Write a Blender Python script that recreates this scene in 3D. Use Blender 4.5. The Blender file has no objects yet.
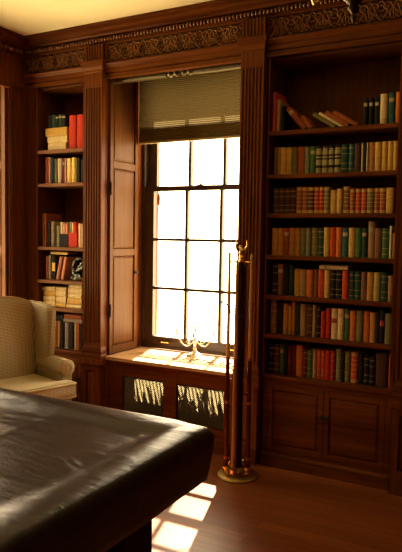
import bpy, bmesh, math, random
from mathutils import Vector, Matrix, noise
R = math.radians
SC = bpy.context.scene
COL = SC.collection
rnd = random.Random(7)

# ------------------------------------------------------------------ materials
MATS = {}
def lin(h):
    h = h.lstrip('#')
    o = []
    for i in (0, 2, 4):
        c = int(h[i:i+2], 16) / 255
        o.append(c/12.92 if c <= .04045 else ((c+.055)/1.055)**2.4)
    return tuple(o)
class NT:
    def __init__(s, name):
        m = bpy.data.materials.new(name); m.use_nodes = True
        s.m = m; s.t = m.node_tree; s.n = s.t.nodes; s.n.clear()
        s.out = s.n.new('ShaderNodeOutputMaterial')
        MATS[name] = m
    def node(s, typ, **kw):
        n = s.n.new('ShaderNode' + typ)
        for k, v in kw.items():
            if k in n.inputs: n.inputs[k].default_value = v
            else: setattr(n, k, v)
        return n
    def link(s, a, b): s.t.links.new(a, b)
    def bsdf(s, base=(.5,.5,.5), rough=.5, **kw):
        b = s.node('BsdfPrincipled')
        b.inputs['Base Color'].default_value = (*base, 1); b.inputs['Roughness'].default_value = rough
        for k, v in kw.items(): b.inputs[k].default_value = v
        s.link(b.outputs[0], s.out.inputs[0]); s.b = b
        return b
    def ramp(s, stops):
        r = s.node('ValToRGB')
        e = r.color_ramp.elements
        while len(e) < len(stops): e.new(.5)
        for el, (p, c) in zip(e, stops): el.position = p; el.color = (*c, 1)
        return r
    def coords(s, scale=(1,1,1), kind='Object', rot=(0,0,0)):
        tc = s.node('TexCoord'); mp = s.node('Mapping')
        mp.inputs['Scale'].default_value = scale; mp.inputs['Rotation'].default_value = rot
        s.link(tc.outputs[kind], mp.inputs[0])
        return mp.outputs[0]
    def noise(s, vec, scale=1, detail=4, rough=.6):
        n = s.node('TexNoise'); n.inputs['Scale'].default_value = scale
        n.inputs['Detail'].default_value = detail; n.inputs['Roughness'].default_value = rough
        s.link(vec, n.inputs['Vector']); return n
    def bump(s, h, strength=.3, dist=.002):
        b = s.node('Bump'); b.inputs['Strength'].default_value = strength; b.inputs['Distance'].default_value = dist
        s.link(h, b.inputs['Height']); s.link(b.outputs[0], s.b.inputs['Normal']); return b

def wood(name, dark, light, scale, rough=.36, spec=.09):
    t = NT(name); t.bsdf(rough=rough); t.b.inputs['Specular IOR Level'].default_value = spec
    v = t.coords(scale)
    n = t.noise(v, 1, 5, .62)
    v2 = t.coords(tuple(q*.12 for q in scale)); n2 = t.noise(v2, 1, 3, .5)
    mx = t.node('Math', operation='ADD'); t.link(n.outputs[0], mx.inputs[0]); t.link(n2.outputs[0], mx.inputs[1])
    mh = t.node('Math', operation='MULTIPLY'); t.link(mx.outputs[0], mh.inputs[0]); mh.inputs[1].default_value = .5
    r = t.ramp([(.33, dark), (.52, tuple((a+b)/2 for a, b in zip(dark, light))), (.66, light)])
    t.link(mh.outputs[0], r.inputs[0]); t.link(r.outputs[0], t.b.inputs['Base Color'])
    t.bump(n.outputs[0], .15, .001)
    return t.m
DK, LT = (.056, .0125, .0020), (.225, .065, .0098)
WV = wood('mahogany_upright', DK, LT, (38, 38, 2.2))
WH = wood('mahogany_lengthwise', DK, LT, (2.2, 38, 38))
WY = wood('mahogany_crosswise', DK, LT, (38, 2.2, 38))
WD = wood('mahogany_cabinet_back', (.060, .017, .004), (.16, .050, .012), (30, 30, 2), rough=.5)
WS = wood('honey_shutter_wood', (.088, .031, .008), (.165, .066, .019), (38, 38, 2.2), rough=.42)
WC = wood('carved_dark_wood', (.035, .013, .005), (.085, .033, .011), (30, 30, 30), rough=.45)
WR = wood('carved_scroll_wood', (.14, .055, .017), (.27, .115, .038), (30, 30, 30), rough=.4)
WL = wood('lit_bookcase_wood', (.11, .040, .011), (.26, .105, .032), (2.2, 30, 30), rough=.42)  # mahogany lightened for the left bookcase: window light put into the colour
BEAD = wood('glossy_beading', (.12, .035, .010), (.26, .10, .04), (30, 30, 30), rough=.25, spec=.5)
WT = wood('dark_turned_wood', (.016, .006, .003), (.04, .014, .006), (25, 25, 3), rough=.3)

def plain(name, col, rough=.5, metallic=0, var=.18, scale=40, **kw):
    t = NT(name); t.bsdf(col, rough, Metallic=metallic, **kw)
    if var:
        v = t.coords(); n = t.noise(v, scale, 3)
        r = t.ramp([(.3, tuple(c*(1-var) for c in col)), (.7, tuple(min(1, c*(1+var)) for c in col))])
        t.link(n.outputs[0], r.inputs[0]); t.link(r.outputs[0], t.b.inputs['Base Color'])
    return t.m
BRASS = plain('polished_brass', (.80, .56, .2), .22, 1, .1, 12)
BRONZE = plain('dark_bronze', (.07, .045, .025), .38, 1, .2, 20)
GILT = plain('gilt', (.75, .5, .16), .35, .8, .1)
IRON = plain('dark_iron', (.03, .025, .02), .45, .6, .2)
SILVER = plain('warm_silver', (.85, .8, .62), .25, 1, .05)
PAGE = plain('page_paper', (.62, .5, .3), .8, 0, .12, 120)
SASH = plain('dark_painted_sash', (.045, .022, .011), .45, 0, .2, 20)
PLASTER = plain('cream_plaster', (.86, .77, .48), .85, 0, .04, 3)
WALLP = wood('dark_wall_panelling', (.07, .02, .005), (.17, .052, .012), (30, 30, 2))
OLDBRASS = plain('aged_brass', (.15, .12, .06), .42, .55, .15, 15)
CRYSTAL = None
def glass():
    global CRYSTAL
    t = NT('window_glass')
    tr = t.node('BsdfTransparent'); gl = t.node('BsdfGlossy'); gl.inputs['Roughness'].default_value = .02
    mx = t.node('MixShader'); mx.inputs[0].default_value = .05
    t.link(tr.outputs[0], mx.inputs[1]); t.link(gl.outputs[0], mx.inputs[2]); t.link(mx.outputs[0], t.out.inputs[0])
    c = NT('cut_crystal'); c.bsdf((.95, .9, .8), .05, IOR=1.5); c.b.inputs['Transmission Weight'].default_value = .85
    CRYSTAL = c.m
    return t.m
GLASS = glass()
def blind_mat(name, tf):
    t = NT(name)
    v = t.coords((90, 90, 90)); n = t.noise(v, 1, 3)
    r = t.ramp([(.3, (.115, .082, .032)), (.7, (.16, .115, .046))]); t.link(n.outputs[0], r.inputs[0])
    d = t.node('BsdfDiffuse'); tl = t.node('BsdfTranslucent'); mx = t.node('MixShader'); mx.inputs[0].default_value = tf
    tl.inputs[0].default_value = (.26, .19, .08, 1)
    t.link(r.outputs[0], d.inputs[0])
    t.link(d.outputs[0], mx.inputs[1]); t.link(tl.outputs[0], mx.inputs[2]); t.link(mx.outputs[0], t.out.inputs[0])
    return t.m
BLIND = blind_mat('olive_blind_fabric', .085); HEMF = blind_mat('olive_hem_fabric', .5)
def lining_mat():
    t = NT('translucent_grille_lining')
    d = t.node('BsdfDiffuse'); tl = t.node('BsdfTranslucent'); mx = t.node('MixShader'); mx.inputs[0].default_value = .6
    d.inputs[0].default_value = (.2, .17, .11, 1); tl.inputs[0].default_value = (.75, .66, .45, 1)
    t.link(d.outputs[0], mx.inputs[1]); t.link(tl.outputs[0], mx.inputs[2]); t.link(mx.outputs[0], t.out.inputs[0])
    return t.m
LINING = lining_mat()
def vinyl():
    t = NT('brown_vinyl_cover'); t.bsdf((.04, .026, .02), .29)
    t.b.inputs['Specular IOR Level'].default_value = .38; t.b.inputs['Specular Tint'].default_value = (.66, .82, 1, 1)  # blue tint imitates the sheen of sky reflected from the left window
    v = t.coords((3, 5, 5)); n = t.noise(v, 1.6, 5, .55)
    r = t.ramp([(.3, (.030, .018, .014)), (.7, (.046, .030, .025))]); t.link(n.outputs[0], r.inputs[0]); t.link(r.outputs[0], t.b.inputs['Base Color'])
    v2 = t.coords((5, 22, 22), rot=(0, 0, .35)); n2 = t.noise(v2, 1.6, 7, .62)
    t.bump(n2.outputs[0], .4, .008)
    return t.m
VINYL = vinyl()
def upholstery():
    t = NT('gold_woven_upholstery'); t.bsdf(rough=.85)
    tc = t.node('TexCoord'); sx = t.node('SeparateXYZ'); t.link(tc.outputs['Object'], sx.inputs[0])
    def m(op, a, b=None):
        n = t.node('Math', operation=op)
        for i, q in enumerate((a, b)):
            if q is None: continue
            if isinstance(q, (int, float)): n.inputs[i].default_value = q
            else: t.link(q, n.inputs[i])
        return n.outputs[0]
    k = 2*math.pi/.021
    a = m('ADD', sx.outputs['X'], sx.outputs['Y'])
    s1 = m('SINE', m('MULTIPLY', m('ADD', a, sx.outputs['Z']), k)); s2 = m('SINE', m('MULTIPLY', m('SUBTRACT', a, sx.outputs['Z']), k))
    pr = m('MULTIPLY', s1, s2); q = m('ADD', m('MULTIPLY', pr, .5), .5)
    r = t.ramp([(.25, (.13, .085, .03)), (.5, (.48, .39, .22)), (.85, (.58, .50, .31))]); t.link(q, r.inputs[0])
    t.link(r.outputs[0], t.b.inputs['Base Color']); t.bump(q, .35, .0015)
    return t.m
FABRIC = upholstery()
PIPING = plain('tan_piping', (.42, .29, .12), .8, 0, .1)
def floor_mat():
    t = NT('reddish_plank_floor'); t.bsdf(rough=.34); t.b.inputs['Specular IOR Level'].default_value = .3
    v = t.coords((1, 1, 1))
    b = t.node('TexBrick'); b.offset = .37; b.inputs['Scale'].default_value = 1
    b.inputs['Brick Width'].default_value = 1.5; b.inputs['Row Height'].default_value = .095; b.inputs['Mortar Size'].default_value = .0012
    b.inputs['Color1'].default_value = (.19, .052, .013, 1); b.inputs['Color2'].default_value = (.28, .082, .021, 1); b.inputs['Mortar'].default_value = (.04, .014, .006, 1)
    t.link(v, b.inputs['Vector'])
    v2 = t.coords((2.5, 45, 45)); n = t.noise(v2, 1, 5)
    r = t.ramp([(.3, (.7, .7, .7)), (.7, (1.12, 1.1, 1.05))]); t.link(n.outputs[0], r.inputs[0])
    mx = t.node('MixRGB', blend_type='MULTIPLY'); mx.inputs[0].default_value = 1
    t.link(b.outputs[0], mx.inputs[1]); t.link(r.outputs[0], mx.inputs[2]); t.link(mx.outputs[0], t.b.inputs['Base Color'])
    t.bump(n.outputs[0], .08, .001)
    return t.m
FLOOR = floor_mat()
def marbled():
    t = NT('marbled_green_stone'); t.bsdf(rough=.2)
    v = t.coords((1, 1, 1)); n = t.noise(v, 22, 5, .7)
    r = t.ramp([(.40, (.012, .018, .014)), (.52, (.07, .085, .065)), (.62, (.55, .56, .46))]); t.link(n.outputs[0], r.inputs[0]); t.link(r.outputs[0], t.b.inputs['Base Color'])
    return t.m
MARBLE = marbled()
AMBER = plain('amber_glass', (.5, .2, .04), .3)

PAL = {  # linear colour, words
 'scarlet': ((.55, .075, .018), 'bright red'), 'red': ((.48, .036, .012), 'red'), 'tan': ((.40, .24, .095), 'tan'), 'black': ((.018, .015, .013), 'black'),
 'cream': ((.72, .56, .27), 'cream'), 'teal': ((.035, .12, .10), 'dark teal'), 'orange': ((.60, .17, .025), 'orange'), 'brown': ((.22, .105, .04), 'brown'),
 'gold': ((.62, .38, .085), 'golden tan'), 'amber': ((.52, .245, .055), 'amber'), 'olive': ((.20, .17, .045), 'olive'), 'russet': ((.36, .095, .028), 'reddish-brown'),
 'sage': ((.22, .23, .13), 'grey-green'), 'green': ((.07, .145, .04), 'green'), 'darkbrown': ((.085, .04, .022), 'dark brown'), 'darkgreen': ((.028, .065, .035), 'dark green'),
 'white': ((.75, .68, .52), 'thin white'), 'maroon': ((.15, .02, .018), 'maroon'), 'navy': ((.035, .045, .075), 'navy'), 'lilac': ((.42, .34, .38), 'lilac'),
 'pinkish': ((.60, .33, .22), 'pink'), 'salmon': ((.60, .26, .15), 'salmon'), 'yellow': ((.78, .55, .17), 'yellow'), 'taupe': ((.27, .21, .14), 'taupe'), 'ochre': ((.42, .33, .08), 'mustard'),
}
def book_mat(col, style):
    name = 'book_%s_%s' % (col, {'b': 'banded', 's': 'gilt_ends', 'bg': 'gilt_foot'}.get(style, 'cloth'))
    if name in MATS: return MATS[name]
    c = PAL[col][0]
    t = NT(name); t.bsdf(rough=.65); t.b.inputs['Specular IOR Level'].default_value = .12
    v = t.coords(); n = t.noise(v, 55, 3)
    r = t.ramp([(.3, tuple(q*.8 for q in c)), (.7, tuple(min(1, q*1.18) for q in c))]); t.link(n.outputs[0], r.inputs[0])
    src = r.outputs[0]
    bands = {'b': [(.12, .15), (.32, .34), (.66, .68), (.85, .88)], 's': [(.02, .13), (.27, .30), (.42, .45), (.57, .60), (.72, .75), (.86, .98)], 'bg': [(0, .2), (.3, .5), (.56, .62), (.68, .84)]}.get(style)
    if bands:
        tc = t.node('TexCoord'); sx = t.node('SeparateXYZ'); t.link(tc.outputs['Generated'], sx.inputs[0])
        rr = t.node('ValToRGB'); rr.color_ramp.interpolation = 'CONSTANT'
        e = rr.color_ramp.elements; e[0].position = 0; e[0].color = (0, 0, 0, 1); e.remove(e[1])
        for a, b in bands:
            x = e.new(a); x.color = (1, 1, 1, 1) if style != 'b' else (.6, .6, .6, 1)
            x = e.new(b); x.color = (0, 0, 0, 1)
        t.link(sx.outputs['Z'], rr.inputs[0])
        mx = t.node('MixRGB'); t.link(rr.outputs[0], mx.inputs[0]); t.link(src, mx.inputs[1])
        mx.inputs[2].default_value = (.52, .33, .09, 1) if style != 'bg' else (.33, .3, .12, 1)
        src = mx.outputs[0]
    t.link(src, t.b.inputs['Base Color'])
    return t.m

# ------------------------------------------------------------------ mesh helpers
WM = {}
def wm(o): return WM.get(o.name, Matrix.Identity(4)) if o else Matrix.Identity(4)
def setp(o, label=None, cat=None, group=None, kind=None):
    if label: o['label'] = label
    if cat: o['category'] = cat
    if group: o['group'] = group
    if kind: o['kind'] = kind
    return o
def empty(name, loc=(0, 0, 0), rz=0, label=None, cat=None, group=None, kind=None, rot=None):
    o = bpy.data.objects.new(name, None); COL.objects.link(o)
    o.empty_display_size = .05
    o.location = loc; o.rotation_euler = rot or (0, 0, rz)
    WM[o.name] = Matrix.Translation(Vector(loc)) @ o.rotation_euler.to_matrix().to_4x4()
    return setp(o, label, cat, group, kind)
class MB:
    def __init__(s): s.v = []; s.f = []
    def add(s, vs, fs):
        n = len(s.v); s.v += [tuple(v) for v in vs]; s.f += [tuple(i+n for i in f) for f in fs]; return s
    def box(s, a, b):
        (x0, y0, z0), (x1, y1, z1) = a, b
        return s.add([(x0,y0,z0),(x1,y0,z0),(x1,y1,z0),(x0,y1,z0),(x0,y0,z1),(x1,y0,z1),(x1,y1,z1),(x0,y1,z1)],
            [(3,2,1,0),(4,5,6,7),(0,1,5,4),(1,2,6,5),(2,3,7,6),(3,0,4,7)])
    def prism(s, poly, axis, a, b):
        """poly of 2-D points in the two other axes (in xyz order), extruded along axis from a to b"""
        def P(p, q):
            if axis == 0: return (q, p[0], p[1])
            if axis == 1: return (p[0], q, p[1])
            return (p[0], p[1], q)
        n = len(poly)
        ar = sum(poly[i][0]*poly[(i+1) % n][1]-poly[(i+1) % n][0]*poly[i][1] for i in range(n))
        if (ar < 0) != (axis == 1): poly = poly[::-1]
        vs = [P(p, a) for p in poly] + [P(p, b) for p in poly]
        fs = [tuple(range(n-1, -1, -1)), tuple(range(n, 2*n))] + [(i, (i+1) % n, n+(i+1) % n, n+i) for i in range(n)]
        return s.add(vs, fs)
    def tube(s, pts, r, n=8, closed=False, flat=None):
        pts = [Vector(p) for p in pts]; N = len(pts)
        rs = r if isinstance(r, (list, tuple)) else [r]*N
        up = None; rings = []
        for i, p in enumerate(pts):
            if closed: t = pts[(i+1) % N]-pts[i-1]
            else: t = pts[min(i+1, N-1)]-pts[max(i-1, 0)]
            t = t.normalized() if t.length > 1e-9 else Vector((0, 0, 1))
            if up is None:
                up = Vector((0, 1, 0)) if abs(t.y) < .9 else Vector((1, 0, 0))
            up = (up - t*up.dot(t)); up = up.normalized() if up.length > 1e-6 else t.orthogonal().normalized()
            sd = t.cross(up)
            rings.append([p + (up*math.cos(2*math.pi*k/n)*(flat or 1) + sd*math.sin(2*math.pi*k/n))*rs[i] for k in range(n)])
        vs = [v for g in rings for v in g]; fs = []
        for i in range(N if closed else N-1):
            j = (i+1) % N
            for k in range(n): fs.append((i*n+k, i*n+(k+1) % n, j*n+(k+1) % n, j*n+k))
        if not closed: fs += [tuple(range(n-1, -1, -1)), tuple(range((N-1)*n, N*n))]
        return s.add(vs, fs)
    def lathe(s, prof, c=(0, 0, 0), n=20, axis=2):
        vs = []; fs = []; N = len(prof)
        for r_, z_ in prof:
            r_ = max(r_, .0004)
            for k in range(n):
                a = 2*math.pi*k/n
                q = (r_*math.cos(a), r_*math.sin(a), z_)
                if axis == 0: q = (q[2], q[0], q[1])
                if axis == 1: q = (q[1], q[2], q[0])
                vs.append((c[0]+q[0], c[1]+q[1], c[2]+q[2]))
        for i in range(N-1):
            for k in range(n): fs.append((i*n+k, i*n+(k+1) % n, (i+1)*n+(k+1) % n, (i+1)*n+k))
        fs += [tuple(range(n-1, -1, -1)), tuple(range((N-1)*n, N*n))]
        return s.add(vs, fs)
    def ball(s, c, r, n=10, sc=(1, 1, 1)):
        m = max(4, n//2); vs = []; fs = []
        for i in range(m+1):
            th = math.pi*i/m
            for k in range(n):
                a = 2*math.pi*k/n
                vs.append((c[0]+sc[0]*r*max(math.sin(th), .01)*math.cos(a), c[1]+sc[1]*r*max(math.sin(th), .01)*math.sin(a), c[2]-sc[2]*r*math.cos(th)))
        for i in range(m):
            for k in range(n): fs.append((i*n+k, i*n+(k+1) % n, (i+1)*n+(k+1) % n, (i+1)*n+k))
        fs += [tuple(range(n-1, -1, -1)), tuple(range(m*n, (m+1)*n))]
        return s.add(vs, fs)
    def frame(s, x0, x1, z0, z1, w, y0, y1, wt=None, wb=None):
        """rectangular frame in the xz plane, outer size x0..z1, member width w"""
        wt = wt or w; wb = wb or w
        s.box((x0, y0, z0), (x0+w, y1, z1)); s.box((x1-w, y0, z0), (x1, y1, z1))
        s.box((x0+w, y0, z0), (x1-w, y1, z0+wb)); s.box((x0+w, y0, z1-wt), (x1-w, y1, z1)); return s
    def build(s, name, mat, parent=None, local=False, smooth=None, bevel=0, label=None, kind=None, fix=True):
        vs = [Vector(v) for v in s.v]
        o_loc = None
        if parent and not local:
            inv = wm(parent).inverted(); vs = [inv @ v for v in vs]
        if not parent and not local:
            xs = [v.x for v in vs]; ys = [v.y for v in vs]; zs = [v.z for v in vs]
            o_loc = Vector(((min(xs)+max(xs))/2, (min(ys)+max(ys))/2, min(zs))); vs = [v-o_loc for v in vs]
        me = bpy.data.meshes.new(name); me.from_pydata([tuple(v) for v in vs], [], s.f)
        if fix:
            bm = bmesh.new(); bm.from_mesh(me); bmesh.ops.recalc_face_normals(bm, faces=bm.faces); bm.to_mesh(me); bm.free()
        me.materials.append(mat)
        if smooth:
            for p in me.polygons: p.use_smooth = True
            me.set_sharp_from_angle(angle=R(smooth))
        o = bpy.data.objects.new(name, me); COL.objects.link(o)
        if o_loc: o.location = o_loc
        if parent: o.parent = parent; WM[o.name] = wm(parent)
        elif o_loc: WM[o.name] = Matrix.Translation(o_loc)
        if bevel:
            b = o.modifiers.new('bevel', 'BEVEL'); b.width = bevel; b.segments = 2; b.limit_method = 'ANGLE'; b.angle_limit = R(40)
        if label: o['label'] = label
        if kind: o['kind'] = kind
        return o
def sweep(mb, prof, path_fn, n):
    """prof: open or closed list of (out, z); path_fn(i, out) -> (x, y)"""
    N = len(prof); vs = []
    for i in range(n):
        for o_, z_ in prof:
            x, y = path_fn(i, o_); vs.append((x, y, z_))
    fs = []
    for i in range(n-1):
        for k in range(N): fs.append((i*N+k, i*N+(k+1) % N, (i+1)*N+(k+1) % N, (i+1)*N+k))
    fs += [tuple(range(N-1, -1, -1)), tuple(range((n-1)*N, n*N))]
    mb.add(vs, fs); return mb
def raised_panel(mb, x0, x1, z0, z1, yb, yf, ch=.018):
    """fielded panel in xz: plate at yb rising (towards -y) to yf inside a chamfer"""
    vs = [(x0, yb, z0), (x1, yb, z0), (x1, yb, z1), (x0, yb, z1), (x0+ch, yf, z0+ch), (x1-ch, yf, z0+ch), (x1-ch, yf, z1-ch), (x0+ch, yf, z1-ch)]
    mb.add(vs, [(0, 1, 5, 4), (1, 2, 6, 5), (2, 3, 7, 6), (3, 0, 4, 7), (4, 5, 6, 7), (3, 2, 1, 0)]); return mb
# ------------------------------------------------------------------ the room
XL, XR, YB, W, ZC = -3.81, 1.75, -2.4, 3.87, 3.10
BX0, BX1 = -2.965, -1.828            # window bay
m = MB(); m.box((-4.5, YB-.25, -.06), (XR+.2, 4.62, 0)); m.build('floor', FLOOR, kind='structure')
m = MB(); m.box((-4.5, YB-.25, ZC), (XR+.2, 4.62, ZC+.08)); m.build('ceiling', PLASTER, kind='structure')
def S(name, mb, mat, **k): return mb.build(name, mat, kind='structure', **k)
m = MB()
m.box((-3.81, 4.22, 0), (-3.165, 4.62, ZC)); m.box((-3.165, W, 0), (BX0, 4.62, ZC))
m.box((-3.81, W, 2.73), (-3.165, 4.22, ZC)); m.box((BX0, W, 2.85), (BX1, 4.50, ZC)); m.box((BX0, 4.50, 2.88), (BX1, 4.62, ZC)); m.box((BX0, 4.42, 0), (BX1, 4.62, .57))
m.box((BX1, W, 0), (-1.645, 4.62, ZC)); m.box((-1.645, 4.22, 0), (-.765, 4.62, ZC)); m.box((-1.645, W, 2.73), (-.765, 4.22, ZC))
m.box((-.765, W, 0), (XR+.2, 4.62, ZC))
S('wall_far', m, WV)
LW = ((2.50, 3.685), (-.60, .55))     # window recesses in the left wall
m = MB(); x0 = -4.5
m.box((x0, 3.685, 0), (XL, 4.62, ZC)); m.box((x0, .55, 0), (XL, 2.50, ZC)); m.box((x0, YB-.25, 0), (XL, -.60, ZC))
for a, b in LW: m.box((x0, a, 2.85), (XL, b, ZC)); m.box((x0, a, 0), (XL, b, .57))
S('wall_left', m, WV)
m = MB(); m.box((XR, YB-.25, 0), (XR+.2, W, ZC)); S('wall_right', m, WALLP)
m = MB(); m.box((XL, YB-.25, 0), (XR, YB, ZC)); S('wall_rear', m, WALLP)

# cornice with dentils round the room: sweep inside a rectangle
prof = [(-.004, 2.976), (.012, 2.976), (.016, 2.986), (.024, 2.989), (.024, 3.030), (.046, 3.034), (.052, 3.044), (.066, 3.048), (.085, 3.062), (.112, 3.074), (.13, 3.077), (.132, 3.086), (.14, 3.089), (.14, 3.099), (-.004, 3.099)]
def room_path(i, o):
    return [(XL+o, YB+o), (XL+o, W-o), (XR-o, W-o), (XR-o, YB+o), (XL+o, YB+o)][i]
m = MB(); sweep(m, prof, room_path, 5); S('trim_1', m, WH, smooth=25); m = MB()
x = XL+.06
while x < XR-.06:
    m.lathe([(.002, 2.992), (.010, 2.997), (.0128, 3.009), (.010, 3.022), (.002, 3.027)], (x, W-.034, 0), 8); x += .0275
y = 1.0
while y < W-.06:
    m.lathe([(.002, 2.992), (.010, 2.997), (.0128, 3.009), (.010, 3.022), (.002, 3.027)], (XL+.034, y, 0), 8); y += .0275
S('trim_9', m, BEAD, smooth=60)
# architraves (headers) between the pilasters
hp = [(-.002, 2.722), (.014, 2.722), (.014, 2.752), (.006, 2.755), (.006, 2.760), (.018, 2.763), (.018, 2.796), (.026, 2.799), (.030, 2.806), (.040, 2.812), (.046, 2.820), (.046, 2.828), (-.002, 2.828)]
def straight(x0, x1): return lambda i, o: ((x0, x1)[i], W-o)
for n, (a, b) in enumerate(((-3.805, -3.137), (-2.964, -1.816), (-1.645, -.746))):
    m = MB(); sweep(m, hp, straight(a, b), 2)
    if n == 1: m.box((a+.02, W, 2.724), (b-.0, W+.03, 2.86))
    S('trim_%d' % (n+2), m, WH, smooth=25)
# casing on the left wall beside its window, facing the room
m = MB()
m.box((XL-.001, 3.69, 0), (XL+.012, 3.86, 2.85)); m.box((XL, 3.70, .1), (XL+.022, 3.735, 2.72)); m.box((XL, 3.765, .1), (XL+.02, 3.78, 2.72)); m.box((XL, 3.82, .1), (XL+.026, 3.845, 2.72))
m.box((XL-.001, 3.687, 2.72), (XL+.03, 3.868, 2.84))
S('trim_5', m, WV)
m = MB()
m.box((XL, .55, 2.70), (XL+.03, 3.687, 2.84)); m.box((XL, 2.38, 0), (XL+.02, 2.50, 2.70)); m.box((XL, .55, 0), (XL+.02, .67, 2.70)); m.box((XL, .67, .62), (XL+.02, 2.38, .68))
S('trim_6', m, WV)
m = MB(); m.box((XL, .55, 0), (XL+.025, 2.5, .12)); S('baseboard_left', m, WY)
m = MB(); m.box((-.58, W-.025, 0), (XR, W, .12)); S('baseboard_far', m, WH)

# ------------------------------------------------------------------ windows
def make_window(n, loc, rz, w, sl=.11, sr=.075):
    """local x along the wall, local y outwards; sash bars three wide"""
    root = empty('window_%d' % n, loc, rz, kind='structure')
    f = MB(); f.box((0, .05, .60), (.025, .20, 2.85)); f.box((w-.025, .05, .60), (w, .20, 2.85)); f.box((.025, .05, 2.80), (w-.025, .20, 2.85)); f.box((.025, .05, .60), (w-.025, .20, .625))
    f.build('frame', SASH, root, local=True, bevel=.003)
    g0, g1 = sl, w-sr
    def sash(y0, y1, zb, zt, rows, rb, rt):
        s = MB(); s.box((.026, y0, zb), (g0, y1, zt)); s.box((g1, y0, zb), (w-.026, y1, zt))
        s.box((g0, y0, zb), (g1, y1, zb+rb)); s.box((g0, y0, zt-rt), (g1, y1, zt))
        for k in (1, 2):
            xc = g0+(g1-g0)*k/3; s.box((xc-.0125, y0, zb+rb), (xc+.0125, y1, zt-rt))
        for zc in rows: s.box((g0, y0+.001, zc-.0115), (g1, y1-.001, zc+.0115))
        o = s.build('sash', SASH, root, local=True)
        p = MB(); yc = (y0+y1)/2; p.box((g0, yc-.0015, zb+rb), (g1, yc+.0015, zt-rt))
        p.build('pane', GLASS, o, local=True)
        return o
    lo = sash(.06, .10, .626, 1.945, (1.104, 1.508), .074, .04)
    sash(.105, .145, 1.912, 2.799, (2.345,), .035, .06)
    k = MB(); xm = w/2-.02; k.box((xm-.028, .062, 1.945), (xm+.028, .095, 1.951)); k.lathe([(.012, 0), (.012, .01), (.006, .014)], (xm, .078, 1.951), 10); k.box((xm-.03, .066, 1.956), (xm+.012, .08, 1.963))
    k.build('latch', BRASS, lo, local=True)
    for xx in (.25, w-.25):
        h = MB(); h.tube([(xx-.04, .06, .655), (xx-.035, .035, .66), (xx+.035, .035, .66), (xx+.04, .06, .655)], .006, 6)
        h.build('sash_lift', BRASS, lo, local=True, smooth=40)
    return root
make_window(1, (-2.955, 4.30, 0), 0, 1.125)
make_window(2, (-4.20, 2.50, 0), R(90), 1.185)
make_window(3, (-4.20, -.60, 0), R(90), 1.15)
# sills for the left-wall windows
for n, (a, b) in enumerate(LW):
    m = MB(); m.box((-4.20, a, .572), (XL+.03, b, .598)); S('trim_%d' % (7+n), m, WY, bevel=.004)

# ------------------------------------------------------------------ shutters
def make_shutter(loc, rz, w, label, knob_x, group):
    root = empty('panelled_shutter', loc, rz, label=label, cat='shutter', group=group)
    z0, z1 = .603, 2.845
    f = MB(); st = .04; zs = [(.66, 1.375), (1.43, 2.06), (2.115, 2.79)]
    f.box((0, -.018, z0), (st, 0, z1)); f.box((w-st, -.018, z0), (w, 0, z1))
    prev = z0
    for a, b in zs: f.box((st, -.018, prev), (w-st, 0, a)); prev = b
    f.box((st, -.018, prev), (w-st, 0, z1))
    f.build('shutter_frame', WS, root, local=True, bevel=.003)
    for a, b in zs:
        p = MB(); raised_panel(p, st, w-st, a, b, -.002, -.014, .024)
        p.build('panel', WS, root, local=True)
    k = MB(); k.lathe([(.006, 0), (.006, .012), (.013, .016), (.015, .024), (.008, .031)], (0, 0, 0), 12)
    k.v = [(knob_x+a, -.018-c, 1.235+b) for a, b, c in k.v]
    k.build('knob', IRON, root, local=True, smooth=50)
    for z in (.95, 1.9):
        h = MB(); h.box((.001, -.024, z-.045), (.012, -.017, z+.045)); h.lathe([(.006, -.05), (.006, .05)], (.004, -.024, z), 8)
        h.build('hinge', IRON, root, local=True)
    return root
make_shutter((BX0+.001, 3.90, 0), R(90), .375, 'tall three-panelled wooden shutter lining the left side of the sunlit window', .335, None)
make_shutter((-4.18, 3.683, 0), 0, .36, 'light wooden shutter with small dark knob at the photo left edge above armchair', .295, None)

# ------------------------------------------------------------------ radiator cover / window seat
WSX = wood('pale_sill_wood', (.38, .21, .09), (.55, .34, .16), (2.2, 38, 38), rough=.4)
rc = empty('radiator_cover', (-2.40, W, 0), label='low wooden radiator cover with two mesh grilles and a sunlit sill under the window', cat='radiator cover')
m = MB(); sx0, sx1 = BX0+.024, BX1-.010
SY0, SY1 = 4.006, 4.165      # slot in the sill above the radiator
m.box((sx0, 3.838, .574), (sx1, SY0, .60)); m.box((sx0, SY1, .574), (sx1, 4.345, .60)); m.box((sx0, SY0, .574), (sx0+.07, SY1, .60)); m.box((sx1-.07, SY0, .574), (sx1, SY1, .60))
m.build('sill_board', WSX, rc, bevel=.003)
g = MB(); x = sx0+.07; k = 0
hts = [.105, .075, .095, .07, .11, .08, .10, .085]
while x < sx1-.075:
    wd = .05 if k % 3 else .062
    b = min(x+wd, sx1-.07); h = hts[k % 8]
    g.prism([(x, SY1+.0), (b, SY1+.0), (b-.008, SY1-.012), ((x+b)/2+.004, SY1-h), ((x+b)/2-.004, SY1-h), (x+.008, SY1-.012)], 2, .590, .5995)
    x = b; k += 1
x = sx0+.085
while x < sx1-.08:
    g.box((x, SY0, .588), (x+.009, SY1-.02, .5993)); x += .031
g.build('sill_grate', WSX, rc)
G1, G2 = (-2.80, -2.425), (-2.315, -1.92); GZ0, GZ1 = .165, .46
f = MB(); fy0, fy1 = 3.874, 3.894
f.box((sx0, fy0, 0), (G1[0], fy1, .572)); f.box((G1[1], fy0, 0), (G2[0], fy1, .572)); f.box((G2[1], fy0, 0), (sx1, fy1, .572))
for a, b in (G1, G2): f.box((a, fy0, 0), (b, fy1, GZ0)); f.box((a, fy0, GZ1), (b, fy1, .572))
f.build('front_frame', WH, rc, bevel=.003)
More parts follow.
